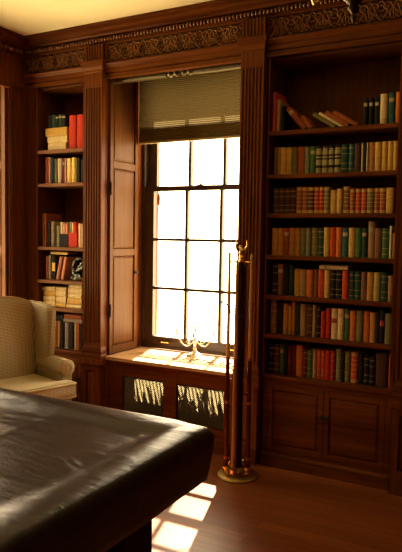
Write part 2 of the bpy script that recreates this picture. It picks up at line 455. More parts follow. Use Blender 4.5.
t = MB(); sweep(t, [(0, .53), (.008, .532), (.012, .545), (.024, .56), (.028, .573), (0, .573)], lambda i, o: ((sx0, sx1)[i], fy0-o), 2); t.box((sx0, fy0-.012, 0), (sx1, fy0, .10)); t.build('moulding', WH, rc)
for a, b in (G1, G2):
    gr = MB(); p = .0155; y = fy1-.006; N = int((b-a+GZ1-GZ0)/p)+1
    for i in range(1, N):
        c = i*p
        for sgn in (1, -1):
            u0 = max(0, c-(GZ1-GZ0)); u1 = min(b-a, c)
            if u1-u0 < .004: continue
            P0 = (a+u0, y, GZ0+c-u0); P1 = (a+u1, y, GZ0+c-u1)
            if sgn < 0: P0 = (a+b-P0[0], y+.002, P0[2]); P1 = (a+b-P1[0], y+.002, P1[2])
            gr.tube([P0, P1], .0021, 4)
    gr.frame(a, b, GZ0, GZ1, .008, fy1-.012, fy1-.003)
    go = gr.build('grille', BRONZE, rc)
    l = MB(); l.box((a, fy1+.002, GZ0-.0), (b, fy1+.003, GZ1)); l.build('mesh_lining', LINING, go)

# candelabra on the sill
CX, CY, CZ = -2.335, 4.185, .601
c = empty('candelabra', (CX, CY, CZ), label='small silver-gold branched candelabra standing on the sunlit window sill', cat='candelabra')
m = MB(); m.lathe([(.076, 0), (.076, .006), (.066, .012), (.062, .02), (.036, .034), (.016, .046), (.011, .06)], (CX, CY, CZ), 24); m.build('base', SILVER, c, smooth=40)
m = MB(); m.lathe([(.010, .055), (.016, .07), (.009, .085), (.018, .11), (.009, .135), (.012, .15), (.009, .165), (.008, .205)], (CX, CY, CZ), 16); m.build('stem', SILVER, c, smooth=50)
def cup(x, y, z, par):
    q = MB(); q.lathe([(.004, -.006), (.02, .0), (.022, .004), (.009, .008), (.011, .018), (.013, .032), (.010, .034), (.009, .02)], (x, y, z), 14); q.build('candle_cup', SILVER, par, smooth=50)
cup(CX, CY, CZ+.208, c)
for k in range(4):
    a = R(22+90*k); dx, dy = math.cos(a), math.sin(a)
    pts = []
    for i in range(15):
        t = i/14; r_ = .145*t; z = .135 - .055*math.sin(t*math.pi*.95) + .05*t**3
        pts.append((CX+dx*r_, CY+dy*r_*.9, CZ+z))
    q = MB(); q.tube(pts, .005, 7)
    sp = [(CX+dx*(.055+.018*math.cos(u)*(1-u/9)), CY+dy*.9*(.055+.018*math.cos(u)*(1-u/9)), CZ+.115+.018*math.sin(u)*(1-u/9)) for u in [j*.5 for j in range(13)]]
    q.tube(sp, .0035, 6)
    arm = q.build('arm', SILVER, c, smooth=60)
    cup(pts[-1][0], pts[-1][1], pts[-1][2]+.004, arm)
# small amber pendant against the pane
m = empty('window_pendant', (-2.79, 4.35, 1.905), label='small amber pendant hanging against an upper left pane of the window', cat='pendant')
q = MB(); q.tube([(-2.79, 4.352, 1.93), (-2.79, 4.352, 1.885)], .0015, 5); q.build('string', IRON, m)
q = MB(); q.lathe([(.004, -.10), (.013, -.08), (.015, -.04), (.009, -.01), (.004, 0)], (-2.79, 4.352, 1.885), 10); q.build('drop', AMBER, m, smooth=50)

# blind and curtain rod
BAR = plain('pale_bar', (.42, .31, .15), .5)
def make_blind(loc, rz, w, zb, label):
    """local x along the window, local y outwards"""
    bl = empty('pleated_blind', loc, rz, label=label, cat='blind')
    m = MB(); zt = 2.845; NZ = int((zt-zb)/.0075)//2*2; vs = []; fs = []
    for i in range(NZ+1):
        z = zb+(zt-zb)*i/NZ; y = .0035 if i % 2 else -.0035
        vs += [(0, y, z), (w, y, z)]
    for i in range(NZ): fs.append((2*i, 2*i+1, 2*i+3, 2*i+2))
    m.add(vs, fs); b_ = m.build('blind_fabric', BLIND, bl, local=True, fix=False)
    m = MB(); m.box((0, .008, zb+.002), (w, .0095, zb+.115)); m.build('hem', HEMF, b_, local=True)
    m = MB(); m.box((0, -.009, zb-.016), (w, .013, zb)); m.build('bottom_bar', BAR, bl, local=True, bevel=.003)
make_blind((BX0+.024, 4.275, 0), 0, BX1-BX0-.034, 2.30, 'olive brown pleated fabric blind pulled part way down the window')
rd = empty('curtain_rod', (-2.395, 3.955, 2.71), label='two aged brass swing curtain rods meeting end to end above the blind', cat='curtain rod')
for sg, xa, xb in ((1, BX0+.030, -2.36), (-1, BX1-.012, -2.335)):
    q = MB(); q.lathe([(.020, 0), (.020, abs(xb-xa)-.10)], (0, 0, 0), 14, axis=0); q.v = [(xa+sg*a, 3.93+b, 2.712+c2) for a, b, c2 in q.v]
    rod = q.build('rod', OLDBRASS, rd, smooth=40)
    q = MB(); q.lathe([(.015, -.02), (.021, -.012), (.015, -.004), (.012, .006), (.02, .02), (.024, .032), (.016, .046), (.009, .056), (.016, .068), (.022, .08), (.018, .092), (.004, .098)], (0, 0, 0), 14, axis=0)
    q.v = [(xb-sg*.1+sg*a, 3.93+b, 2.712+c2) for a, b, c2 in q.v]
    q.build('finial', OLDBRASS, rod, smooth=50)
    q = MB(); q.box((min(xa, xa-sg*.008), 3.905, 2.68), (max(xa, xa-sg*.008), 3.955, 2.74)); q.build('wall_bracket', BRASS, rod)

# ------------------------------------------------------------------ pilasters
def flute_prof(x0, x1, yf, yb, n, r):
    pts = [(x0, yb), (x0, yf)]
    pitch = (x1-x0-.016)/n
    for k in range(n):
        c = x0+.008+pitch*(k+.5); r_ = r*.82
        for j in range(7):
            a = math.pi*j/6; pts.append((c-r_*math.cos(a), yf+r_*1.3*math.sin(a)))
    return pts+[(x1, yf), (x1, yb)]
def make_pilaster(xc, label):
    root = empty('fluted_pilaster', (xc, W, 0), label=label, cat='pilaster', group=None)
    WP = W-.0015; h = .083; yf = WP-.052
    m = MB(); m.prism(flute_prof(xc-h, xc+h, yf, WP, 6, .0092), 2, .70, 2.655)
    m.box((xc-h, yf, .672), (xc+h, WP, .70)); m.box((xc-h, yf, 2.655), (xc+h, WP, 2.762))
    m.build('shaft', WV, root)
    m = MB()
    def ring(z0, z1, o0, o1):
        a = [(xc-h-o0, yf-o0, z0), (xc+h+o0, yf-o0, z0), (xc+h+o0, WP, z0), (xc-h-o0, WP, z0), (xc-h-o1, yf-o1, z1), (xc+h+o1, yf-o1, z1), (xc+h+o1, WP, z1), (xc-h-o1, WP, z1)]
        m.add(a, [(3, 2, 1, 0), (4, 5, 6, 7), (0, 1, 5, 4), (1, 2, 6, 5), (2, 3, 7, 6), (3, 0, 4, 7)])
    for z0, z1, a, b in ((2.762, 2.772, .004, .007), (2.772, 2.786, .007, .005), (2.786, 2.806, .005, .015), (2.806, 2.822, .015, .018), (2.822, 2.85, .020, .024)): ring(z0, z1, a, b)
    m.build('capital', WH, root)
    m = MB()
    for z0, z1, a, b in ((.575, .606, .018, .018), (.606, .616, .016, .012), (.616, .640, .014, .016), (.640, .652, .009, .006), (.652, .672, .010, .003)): ring(z0, z1, a, b)
    m.build('moulded_base', WH, root)
    m = MB(); m.prism(flute_prof(xc-h, xc+h, yf+.006, WP, 6, .009), 2, 2.851, 2.975); m.build('fluted_block', WV, root)
    m = MB(); ph = .094; py = WP-.07
    m.frame(xc-ph, xc+ph, .10, .53, .045, py, WP); m.box((xc-ph+.045, py+.02, .145), (xc+ph-.045, WP, .485))
    m.box((xc-ph, py-.012, 0), (xc+ph, WP, .10)); m.box((xc-ph-.006, py-.006, .10), (xc+ph+.006, WP, .115)); m.box((xc-ph-.012, py-.012, .53), (xc+ph+.012, WP, .575))
    pd = m.build('pedestal', WV, root, bevel=.003)
    m = MB(); raised_panel(m, xc-ph+.05, xc+ph-.05, .15, .48, py+.02, py+.006, .014); m.build('raised_panel', WV, pd)
make_pilaster(-3.050, 'fluted wooden pilaster between the narrow left bookcase and the window')
make_pilaster(-1.730, 'fluted wooden pilaster between the window and the wide right bookcase')
make_pilaster(-.660, 'fluted wooden pilaster at the right photo edge beyond the wide bookcase')

# carved friezes
def make_frieze(x0, x1, label):
    z0, z1 = 2.830, 2.985
    root = empty('carved_frieze', ((x0+x1)/2, W, z0), label=label, cat='frieze')
    m = MB(); m.box((x0, W-.006, z0), (x1, W, z1)); m.build('panel_board', WC, root)
    m = MB(); m.frame(x0, x1, z0, z1, .012, W-.018, W-.006); m.build('border', WH, root, bevel=.003)
    s = MB(); n = max(2, round((x1-x0-.04)/.15)); p = (x1-x0-.04)/n; zc = (z0+z1)/2; yy = W-.009
    def sp(cx, cz, r0, turns, d, a0):
        return [(cx+r0*(1-t/26)*math.cos(a0+d*turns*2*math.pi*t/24), yy, cz+r0*(1-t/26)*math.sin(a0+d*turns*2*math.pi*t/24)) for t in range(25)]
    for k in range(n):
        c = x0+.02+p*(k+.5)
        for sx in (1, -1):
            d = sx
            s.tube(sp(c+sx*.036, zc+.020, .036, 1.5, -d, R(-90)), .0070, 6); s.tube(sp(c+sx*.036, zc-.032, .024, 1.2, d, R(90)), .0062, 6)
            for j in range(3):
                a = R(50+40*j)
                s.ball((c+sx*(.055+.008*j), yy, zc-.036+.036*j), .010, 6, (1, .6, .5))
        s.add([(c-.014, yy, zc), (c, yy, zc-.055), (c+.014, yy, zc), (c, yy, zc+.055), (c, yy-.009, zc)], [(0, 1, 4), (1, 2, 4), (2, 3, 4), (3, 0, 4)])
        s.ball((c+p/2-.0, yy, zc+.03), .008, 6); s.ball((c+p/2, yy, zc-.03), .008, 6)
        s.tube([(c-p/2+p*j/12, yy, zc+.056*math.cos(2*math.pi*j/12)) for j in range(13)], .0058, 6)
        s.tube([(c-p/2+p*j/12, yy, zc-.056*math.cos(2*math.pi*j/12)) for j in range(13)], .0058, 6)
    s.build('scrollwork', WR, root, smooth=60)
make_frieze(-3.795, -3.138, 'short carved scrollwork frieze above the narrow left bookcase')
make_frieze(-2.962, -1.818, 'long carved scrollwork frieze above the window')
make_frieze(-1.643, -.748, 'carved scrollwork frieze above the wide right bookcase')
# ------------------------------------------------------------------ bookcases
def make_bookcase(name, x0, x1, f0, f1, shelves, base_z, label, doors, cab, wb, ws):
    """x0..x1 opening, f0..f1 outer face"""
    root = empty(name, ((x0+x1)/2, W, 0), label=label, cat='bookcase')
    zt = 2.722; yb = 4.20
    m = MB(); m.box((f0, W, base_z), (x0, W+.03, zt)); m.box((x1, W, base_z), (f1, W+.03, zt))
    m.box((x0-.006, W-.006, .68), (x0, W, zt)); m.box((x1, W-.006, .68), (x1+.006, W, zt))
    m.build('face_frame', WV, root)
    m = MB(); m.box((x0-.015, yb, base_z-.03), (x1+.015, yb+.012, zt)); m.build('back_panel', wb, root)
    for a, b in ((x0-.018, x0-.001), (x1+.001, x1+.018)):
        m = MB(); m.box((a, W+.031, base_z-.03), (b, yb-.001, zt)); m.build('side_panel', WD, root)
    m = MB(); m.box((x0, W+.031, zt-.016), (x1, yb-.001, zt)); m.build('top_board', WD, root)
    for z in shelves:
        m = MB(); m.box((x0, W+.012, z-.024), (x1, yb-.002, z)); m.box((x0, W-.006, z-.028), (x1, W+.012, z)); m.build('shelf', ws, root, bevel=.004)
    # cabinet below
    f0, f1 = cab
    m = MB(); m.box((f0, W-.022, base_z-.03), (f1, yb, base_z-.001)); m.build('ledge', WH, root, bevel=.004)
    m = MB(); yc = W-.012; m.box((f0, yc, .09), (f0+.035, W+.02, base_z-.031)); m.box((f1-.035, yc, .09), (f1, W+.02, base_z-.031)); m.box((f0+.035, yc, .09), (f1-.035, W+.02, .105)); m.box((f0+.035, yc, base_z-.06), (f1-.035, W+.02, base_z-.031))
    m.build('cabinet_frame', WH, root)
    m = MB(); m.box((f0, W-.034, 0), (f1, W+.02, .075)); sweep(m, [(0, .0751), (.034, .0751), (.03, .083), (.018, .09), (0, .09)], lambda i, o: ((f0, f1)[i], W+.0-o), 2); m.build('plinth', WH, root)
    a, b = f0+.037, f1-.037; wd = (b-a-.004*(doors-1))/doors; zb, z1 = .107, base_z-.062
    for k in range(doors):
        d0 = a+k*(wd+.004); d1 = d0+wd; st = .034
        m = MB(); m.frame(d0, d1, zb, z1, st, yc+.001, W+.012, .038, .038); d = m.build('cabinet_door', WH, root, bevel=.003)
        m = MB(); raised_panel(m, d0+st, d1-st, zb+.038, z1-.038, W+.002, W-.007, .02); m.build('door_panel', WH, d)
        kx = d1-.016 if k == 0 else d0+.016
        m = MB(); m.lathe([(.006, 0), (.005, .008), (.011, .014), (.011, .02), (.004, .024)], (0, 0, 0), 10); m.v = [(kx+p, yc-r_, .385+q) for p, q, r_ in m.v]
        if k == 0 and doors > 1: m.box((kx-.014, yc-.004, .375), (kx+.034, yc, .395)); 
        m.build('latch', IRON, d, smooth=50)
    return root
RS = [2.240, 1.957, 1.700, 1.424, 1.156, .893, .620]
LS = [2.218, 1.950, 1.436, 1.164, .939, .602]
make_bookcase('built_in_bookcase', -1.622, -.787, -1.634, -.768, RS[:-1], .620, 'wide built-in bookcase right of the window with seven shelves and two cabinet doors', 2, (-1.621, -.769), WD, WH)
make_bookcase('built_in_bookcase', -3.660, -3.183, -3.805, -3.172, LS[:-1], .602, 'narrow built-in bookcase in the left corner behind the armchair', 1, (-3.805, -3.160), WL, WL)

# ------------------------------------------------------------------ books
ORD = ['first', 'second', 'third', 'fourth', 'fifth', 'sixth', 'seventh', 'eighth', 'ninth', 'tenth', 'eleventh', 'twelfth', 'thirteenth', 'fourteenth', 'fifteenth', 'sixteenth', 'seventeenth', 'eighteenth', 'nineteenth', 'twentieth', 'twenty-first', 'twenty-second', 'twenty-third', 'twenty-fourth']
SHELF = ['top', 'second', 'third', 'fourth', 'fifth', 'sixth', 'lowest']
STY = {'b': ' banded', 's': ' gilt-banded', 'bg': ' gilt-footed', 'l': ' labelled', 'r': ' red-labelled', 'y': ' yellow-labelled', '': ''}
def make_book(loc, t, d, h, col, style, label, group, roty=0, rotz=0):
    """local: x thickness, y depth (spine at y=0), z height; origin at the bottom front left corner"""
    root = empty('book', loc, label=label, cat='book', group=group, rot=(0, R(roty), R(rotz)))
    bd = min(.0032, t*.14)
    # rounded spine
    n = 6; bul = min(.007, t*.22); out = [(0, d)]; 
    sp = [(t/2-t/2*math.cos(math.pi*i/n), bul-bul*math.sin(math.pi*i/n)) for i in range(n+1)]
    inn = [(min(max(x, bd), t-bd), max(y+bd, bul)) for x, y in sp]
    vs = []; fs = []
    ring = [(0, d)]+sp+[(t, d), (t-bd, d)]+[(t-bd, inn[-1][1]+.001)]+[(bd, inn[0][1]+.001)]+[(bd, d)]
    N = len(ring)
    for z in (0, h): vs += [(x, y, z) for x, y in ring]
    for i in range(N): fs.append((i, (i+1) % N, N+(i+1) % N, N+i))
    # end caps: spine cap + two boards
    L = n+1
    for o in (0, N):
        cap = [o+i for i in range(1, L+1)]
        fs.append(tuple([o+N-2]+cap[:]+[o+N-3]) if False else tuple(cap+[o+L+3, o+L+4]))
        fs.append((o+0, o+1, o+L+4, o+L+5)); fs.append((o+L, o+L+1, o+L+2, o+L+3))
    m = MB(); m.add(vs, fs)
    m.build('cover', book_mat(col, style), root, local=True, smooth=40)
    p = MB(); e = .003
    p.box((bd+.0002, bul+.002+bd, e), (t-bd-.0002, d-.004, h-e)); p.build('page_block', PAGE, root, local=True)
    if style in ('l', 'r', 'y', 'bg'):
        c = {'l': LAB, 'r': LABR, 'y': LABY, 'bg': LAB}[style]
        a, b = {'l': (.72, .84), 'r': (.52, .68), 'y': (.35, .7), 'bg': (.86, .9)}[style]
        q = MB(); k0, k1 = 1, n-1
        vv = []
        for z in (h*a, h*b):
            for i in range(k0, k1+1): vv.append((sp[i][0], sp[i][1]-.0009, z))
        w_ = k1-k0+1
        q.add(vv, [(i, i+1, w_+i+1, w_+i) for i in range(w_-1)])
        q.build('spine_label', c, root, local=True, fix=False)
    return root
LAB = plain('spine_label_buff', (.45, .34, .16), .6, 0, .3, 150)
LABR = plain('spine_label_red', (.38, .04, .025), .6, 0, .2, 150)
LABY = plain('spine_label_yellow', (.75, .55, .08), .6, 0, .2, 150)
YSP = 3.912
RIGHT = {
 0: [(-1.6320,-1.5940,2.504,'scarlet',''), (-1.5890,-1.5640,2.451,'tan','')],
 10: [(-1.0150,-0.9880,2.406,'black','l'), (-0.9810,-0.9540,2.406,'black','l'), (-0.9450,-0.9170,2.406,'black','l'), (-0.9120,-0.8690,2.426,'cream',''), (-0.8640,-0.8270,2.428,'teal','l'),
  (-0.8190,-0.7890,2.430,'orange','')],
 1: [(-1.6040,-1.5760,2.141,'brown',''), (-1.5720,-1.5570,2.139,'tan',''), (-1.5550,-1.5160,2.138,'gold',''), (-1.5140,-1.4760,2.136,'gold',''), (-1.4740,-1.4390,2.135,'olive',''),
  (-1.4360,-1.3890,2.134,'russet',''), (-1.3870,-1.3530,2.132,'sage',''), (-1.3500,-1.3140,2.133,'green','l'), (-1.3120,-1.2720,2.133,'black','bg'), (-1.2700,-1.2300,2.132,'darkbrown','bg'),
  (-1.2270,-1.1910,2.133,'black','bg'), (-1.1880,-1.1490,2.134,'black','bg'), (-1.1470,-1.1020,2.135,'darkgreen','b'), (-1.0990,-1.0650,2.135,'teal','b'), (-1.0620,-1.0210,2.136,'darkbrown',''),
  (-1.0180,-1.0080,2.138,'cream',''), (-1.0060,-0.9870,2.137,'black',''), (-0.9850,-0.9770,2.136,'white',''), (-0.9750,-0.9370,2.138,'amber',''), (-0.9350,-0.8950,2.138,'gold',''),
  (-0.8930,-0.8590,2.138,'gold',''), (-0.8570,-0.8250,2.138,'gold',''), (-0.8230,-0.7980,2.138,'gold','')],
 2: [(-1.6020,-1.5600,1.869,'darkbrown','b'), (-1.5580,-1.5210,1.869,'darkbrown','b'), (-1.5190,-1.4810,1.870,'darkbrown','b'), (-1.4790,-1.4420,1.871,'darkbrown','b'), (-1.4390,-1.4000,1.875,'russet','s'),
  (-1.3980,-1.3590,1.874,'russet','s'), (-1.3560,-1.3180,1.873,'darkbrown','s'), (-1.3160,-1.2830,1.872,'red','s'), (-1.2810,-1.2510,1.872,'red','s'), (-1.2490,-1.2130,1.871,'olive','s'),
  (-1.2100,-1.1670,1.848,'gold','s'), (-1.1650,-1.1300,1.856,'gold','s'), (-1.1270,-1.0840,1.871,'brown','s'), (-1.0810,-1.0500,1.854,'russet','s'), (-1.0480,-1.0140,1.855,'scarlet','s'),
  (-1.0110,-0.9770,1.855,'scarlet','s'), (-0.9740,-0.9330,1.856,'olive','s'), (-0.9310,-0.8970,1.856,'russet','s'), (-0.8950,-0.8600,1.855,'russet','s'), (-0.8580,-0.8120,1.856,'gold','s')],
 3: [(-1.6050,-1.5610,1.605,'amber',''), (-1.5590,-1.5230,1.606,'amber',''), (-1.5210,-1.4830,1.606,'russet','l'), (-1.4810,-1.4440,1.606,'amber','b'), (-1.4420,-1.4060,1.607,'amber',''),
  (-1.4030,-1.3660,1.607,'olive',''), (-1.3640,-1.3300,1.607,'sage',''), (-1.3280,-1.2830,1.608,'olive','b'), (-1.2810,-1.2460,1.608,'darkgreen','b'), (-1.2440,-1.2050,1.612,'gold',''),
  (-1.2030,-1.1640,1.612,'scarlet',''), (-1.1620,-1.1240,1.612,'orange',''), (-1.1220,-1.0830,1.609,'teal','l'), (-1.0810,-1.0410,1.610,'gold',''), (-1.0390,-1.0000,1.610,'green',''),
  (-0.9980,-0.9660,1.609,'darkgreen','l'), (-0.9610,-0.9210,1.651,'tan','l'), (-0.9180,-0.8770,1.608,'brown',''), (-0.8740,-0.8350,1.608,'green','b'), (-0.8280,-0.8140,1.624,'white',''),
  (-0.8120,-0.7930,1.581,'gold','l')],
 4: [(-1.5940,-1.5580,1.377,'black','b'), (-1.5550,-1.5170,1.365,'brown','l'), (-1.5140,-1.4770,1.366,'black',''), (-1.4740,-1.4430,1.361,'darkgreen',''), (-1.4400,-1.4010,1.336,'gold',''),
  (-1.3990,-1.3550,1.334,'tan',''), (-1.3530,-1.3080,1.333,'orange',''), (-1.3060,-1.2770,1.335,'brown',''), (-1.2750,-1.2350,1.336,'scarlet',''), (-1.2330,-1.1970,1.336,'gold','b'),
  (-1.1950,-1.1600,1.336,'black','b'), (-1.1580,-1.1180,1.336,'black','b'), (-1.1150,-1.0750,1.336,'scarlet',''), (-1.0730,-1.0370,1.336,'darkgreen','b'), (-1.0350,-0.9980,1.336,'darkgreen','b'),
  (-0.9950,-0.9600,1.335,'brown',''), (-0.9580,-0.9180,1.333,'amber',''), (-0.9150,-0.8750,1.335,'ochre','b'), (-0.8720,-0.8320,1.334,'darkgreen','b'), (-0.8290,-0.8000,1.317,'tan','b')],
 5: [(-1.6020,-1.5570,1.119,'brown','b'), (-1.5530,-1.5150,1.109,'black',''), (-1.5110,-1.4760,1.101,'amber',''), (-1.4730,-1.4510,1.087,'gold',''), (-1.4490,-1.4260,1.118,'amber',''),
  (-1.4230,-1.3940,1.107,'darkgreen',''), (-1.3910,-1.3500,1.106,'tan',''), (-1.3470,-1.3090,1.106,'darkbrown','b'), (-1.3060,-1.2830,1.105,'tan',''), (-1.2810,-1.2520,1.103,'black','b'),
  (-1.2490,-1.2180,1.066,'red',''), (-1.2160,-1.1820,1.088,'red',''), (-1.1790,-1.1390,1.091,'cream','r'), (-1.1360,-1.0970,1.091,'cream','l'), (-1.0940,-1.0600,1.091,'green','l'),
  (-1.0570,-1.0190,1.084,'orange',''), (-1.0160,-0.9740,1.087,'olive',''), (-0.9720,-0.9340,1.087,'orange',''), (-0.9320,-0.8950,1.083,'amber',''), (-0.8920,-0.8720,1.083,'black',''),
  (-0.8710,-0.8410,1.103,'black','r'), (-0.8370,-0.7930,1.084,'olive','')],
 6: [(-1.6100,-1.5730,0.817,'black','b'), (-1.5690,-1.5330,0.818,'darkbrown','b'), (-1.5280,-1.4990,0.822,'green','l'), (-1.4970,-1.4720,0.814,'black',''), (-1.4700,-1.4440,0.817,'maroon',''),
  (-1.4410,-1.4160,0.820,'maroon',''), (-1.4120,-1.3670,0.827,'orange','b'), (-1.3640,-1.3360,0.808,'maroon','b'), (-1.3340,-1.3020,0.804,'green','b'), (-1.2990,-1.2690,0.808,'tan',''),
  (-1.2670,-1.2410,0.811,'scarlet','b'), (-1.2380,-1.2140,0.811,'scarlet','b'), (-1.2110,-1.1770,0.814,'red',''), (-1.1750,-1.1490,0.814,'red','b'), (-1.1420,-1.1060,0.831,'sage','b'),
  (-1.1020,-1.0850,0.815,'black',''), (-1.0820,-1.0480,0.821,'olive','b'), (-1.0420,-0.9990,0.822,'scarlet','s'), (-0.9950,-0.9630,0.820,'black',''), (-0.9590,-0.9280,0.811,'black','b'),
  (-0.9240,-0.8910,0.803,'black','b'), (-0.8860,-0.8180,0.827,'darkbrown',''), (-0.8060,-0.7880,0.830,'scarlet','')],
}
LEFT = {
 0: [(-3.3710,-3.2970,2.486,'red',''), (-3.2910,-3.2180,2.487,'red','')],
 1: [(-3.6240,-3.5930,2.167,'russet',''), (-3.5890,-3.5650,2.165,'pinkish',''), (-3.5610,-3.5390,2.164,'navy',''), (-3.5360,-3.5160,2.155,'darkgreen',''), (-3.5130,-3.4970,2.150,'sage',''),
  (-3.4920,-3.4650,2.153,'cream',''), (-3.4620,-3.4420,2.151,'lilac',''), (-3.4380,-3.4180,2.154,'maroon','l'), (-3.4140,-3.3970,2.149,'pinkish',''), (-3.3930,-3.3500,2.148,'yellow',''),
  (-3.3460,-3.3080,2.154,'yellow',''), (-3.3050,-3.2880,2.148,'olive',''), (-3.2840,-3.2550,2.147,'black',''), (-3.2520,-3.2210,2.134,'black','')],
 2: [(-3.6700,-3.6420,1.708,'tan',''), (-3.6370,-3.6110,1.708,'russet',''), (-3.6000,-3.5650,1.651,'black',''), (-3.5610,-3.5240,1.643,'taupe',''), (-3.5010,-3.4660,1.610,'sage','')],
 3: [(-3.6160,-3.5920,1.357,'russet',''), (-3.5870,-3.5570,1.362,'taupe',''), (-3.5530,-3.5110,1.363,'black','y')],
 5: [(-3.5230,-3.4960,0.821,'russet',''), (-3.4910,-3.4630,0.824,'tan',''), (-3.4600,-3.4250,0.827,'black',''), (-3.4180,-3.3740,0.814,'taupe',''), (-3.3700,-3.3190,0.826,'black',''),
  (-3.3150,-3.2840,0.822,'tan',''), (-3.2790,-3.2570,0.824,'russet',''), (-3.2520,-3.2280,0.819,'black','')],
}

def words_of(col, style): 
    s = STY[style]
    return PAL[col][1]+s
def upright(tab, shelves, side, sname):
    for k, lst in tab.items():
        i = k % 10 if k >= 10 else k
        z = shelves[i]; n0 = {10: 8}.get(k, 0)
        for j, (a, b, zt, col, st) in enumerate(lst):
            a = max(a, -1.6205 if side == 'R' else -3.6585); b = min(b, -.7885 if side == 'R' else -3.1845)
            if side == 'L': o = {(0, 0): 0}.get((k, j), j)
            lab = '%s book, %s from left on the %s bookcase\'s %s shelf' % (words_of(col, st), ORD[n0+j], 'right' if side == 'R' else 'left', sname[i])
            if side == 'L' and k == 0: lab = ('red book beside the cream stack on the left bookcase\'s top shelf', 'red book touching the right side of the left bookcase\'s top shelf')[j]
            t = b-a-.0012; h = zt-z
            dep = min(.23, max(.11, h*.72))+rnd.uniform(-.008, .008)
            make_book((a+.0006, YSP+rnd.uniform(-.003, .004), z+.0006), t, dep, h, col, st, lab, 'books on the %s bookcase\'s %s shelf' % ('right' if side == 'R' else 'left', sname[i]))
upright(RIGHT, RS, 'R', SHELF)
LSH = ['top', 'second', 'third', 'fourth', 'fifth', 'lowest']
upright(LEFT, LS, 'L', LSH)
# right bookcase, top shelf: the dark book and the row fallen to the left
gR = 'books on the right bookcase\'s top shelf'
make_book((-1.5615, YSP+.012, RS[0]+.0006), .021, .15, .17, 'black', '', 'black book standing behind the leaning red-brown book on the right bookcase\'s top shelf', gR)
ang = -40; x = -1.408
make_book((x, YSP, RS[0]+.001), .034, .15, .185, 'russet', 'l', 'tall reddish-brown book leaning left against upright books on the right bookcase\'s top shelf', gR, ang)
make_book((x+.034/math.cos(R(40))+.002, YSP, RS[0]+.001), .030, .12, .105, 'russet', '', 'short reddish-brown book leaning on the taller one, right bookcase\'s top shelf', gR, ang)
x = -1.200; ang = -58; cs = math.cos(R(58))
for t_, h_, cl, lb in ((.026, .17, 'olive', 'olive book at the left of the fallen row on the right bookcase\'s top shelf'), (.016, .18, 'cream', 'thin cream book in the fallen row on the right bookcase\'s top shelf'), (.030, .172, 'russet', 'reddish-brown book right of the thin cream one in the top shelf\'s fallen row'), (.026, .178, 'russet', 'reddish-brown book last at the right of the top shelf\'s fallen row')):
    make_book((x, YSP, RS[0]+.001), t_, .14, h_, cl, '', lb, gR, ang); x += t_/cs+.0015
# flat book lying on the fifth shelf's books
make_book((-1.082, YSP, 1.342), .026, .13, .186, 'cream', 'l', 'cream book lying flat on the upright books of the right bookcase\'s fifth shelf', 'books on the right bookcase\'s fifth shelf', -90)
# left bookcase: flat stacks
def flat(xr, wid, z, t, col, label, group, y=YSP, d=.16, st=''):
    make_book((xr, y, z), t, d, wid, col, st, label, group, -90)
gA = 'books on the left bookcase\'s top shelf'
z = LS[0]+.0006
for xr, wd, t, nm in ((-3.405, .185, .062, 'bottom'), (-3.392, .205, .052, 'middle'), (-3.396, .222, .068, 'uppermost')):
    flat(xr, wd, z, t, 'cream' if nm != 'uppermost' else 'gold', '%s book of the flat stack on the left bookcase\'s top shelf' % ('thick cream '+nm if nm == 'bottom' else 'wide cream '+nm if nm == 'middle' else 'golden tan uppermost'), gA); z += t+.0008
x = -3.598
for k, w_ in enumerate((.045, .036, .034, .036, .038)):
    make_book((x, YSP+.004, z), w_-.001, .10, (.100, .103, .1, .104, .1)[k], 'darkgreen' if k % 2 else 'black', 'l' if k > 1 else '', '%s small %s volume from left standing on the left bookcase\'s flat cream stack' % (ORD[k], 'dark green' if k % 2 else 'black'), gA); x += w_
# boxes on the third shelf
gC = 'books on the left bookcase\'s third shelf'
z = LS[2]
for (a, b, h, mt, cl, books) in ((-3.468, -3.378, .106, plain('black_card', (.014, .012, .011), .6, **{'Specular IOR Level': .1}), 'black', (('cream', .024), ('pinkish', .03), ('salmon', .028))), (-3.371, -3.284, .116, plain('red_card', (.5, .03, .012), .6, **{'Specular IOR Level': .1}), 'bright red', (('sage', .024), ('cream', .016), ('red', .034)))):
    r = empty('book_box', ((a+b)/2, YSP, z+.0006), label='open-topped %s box holding small books on the left bookcase\'s third shelf' % cl, cat='box', group=None)
    m = MB(); e = .0025; z0 = z+.0006; m.box((a, YSP, z0), (b, YSP+e, z0+h)); m.box((a, YSP+.15, z0), (b, YSP+.15+e, z0+h)); m.box((a, YSP+e, z0), (a+e, YSP+.15, z0+h)); m.box((b-e, YSP+e, z0), (b, YSP+.15, z0+h)); m.box((a+e, YSP+e, z0), (b-e, YSP+.15, z0+e)); m.build('box_body', mt, r)
    q = MB(); q.box((a+.022, YSP-.0008, z0+h*.35), (b-.022, YSP-.0001, z0+h*.7)); q.build('front_label', mt, r)
    x = a+.0035
    for cn, t in books:
        make_book((x, YSP+.006, z0+.0035), t-.001, .13, .195+rnd.uniform(-.012, .008), cn, '', 'small %s book standing inside the %s box on the left bookcase\'s third shelf' % (PAL[cn][1], cl), gC); x += t
for k, (xx, t, cn, h) in enumerate(((-3.276, .026, 'cream', .19), (-3.249, .022, 'pinkish', .185), (-3.226, .022, 'taupe', .18))):
    make_book((xx, YSP+.006, z+.0006), t-.001, .12, h, cn, '', '%s book right of the red box on the left bookcase\'s third shelf' % PAL[cn][1], gC)
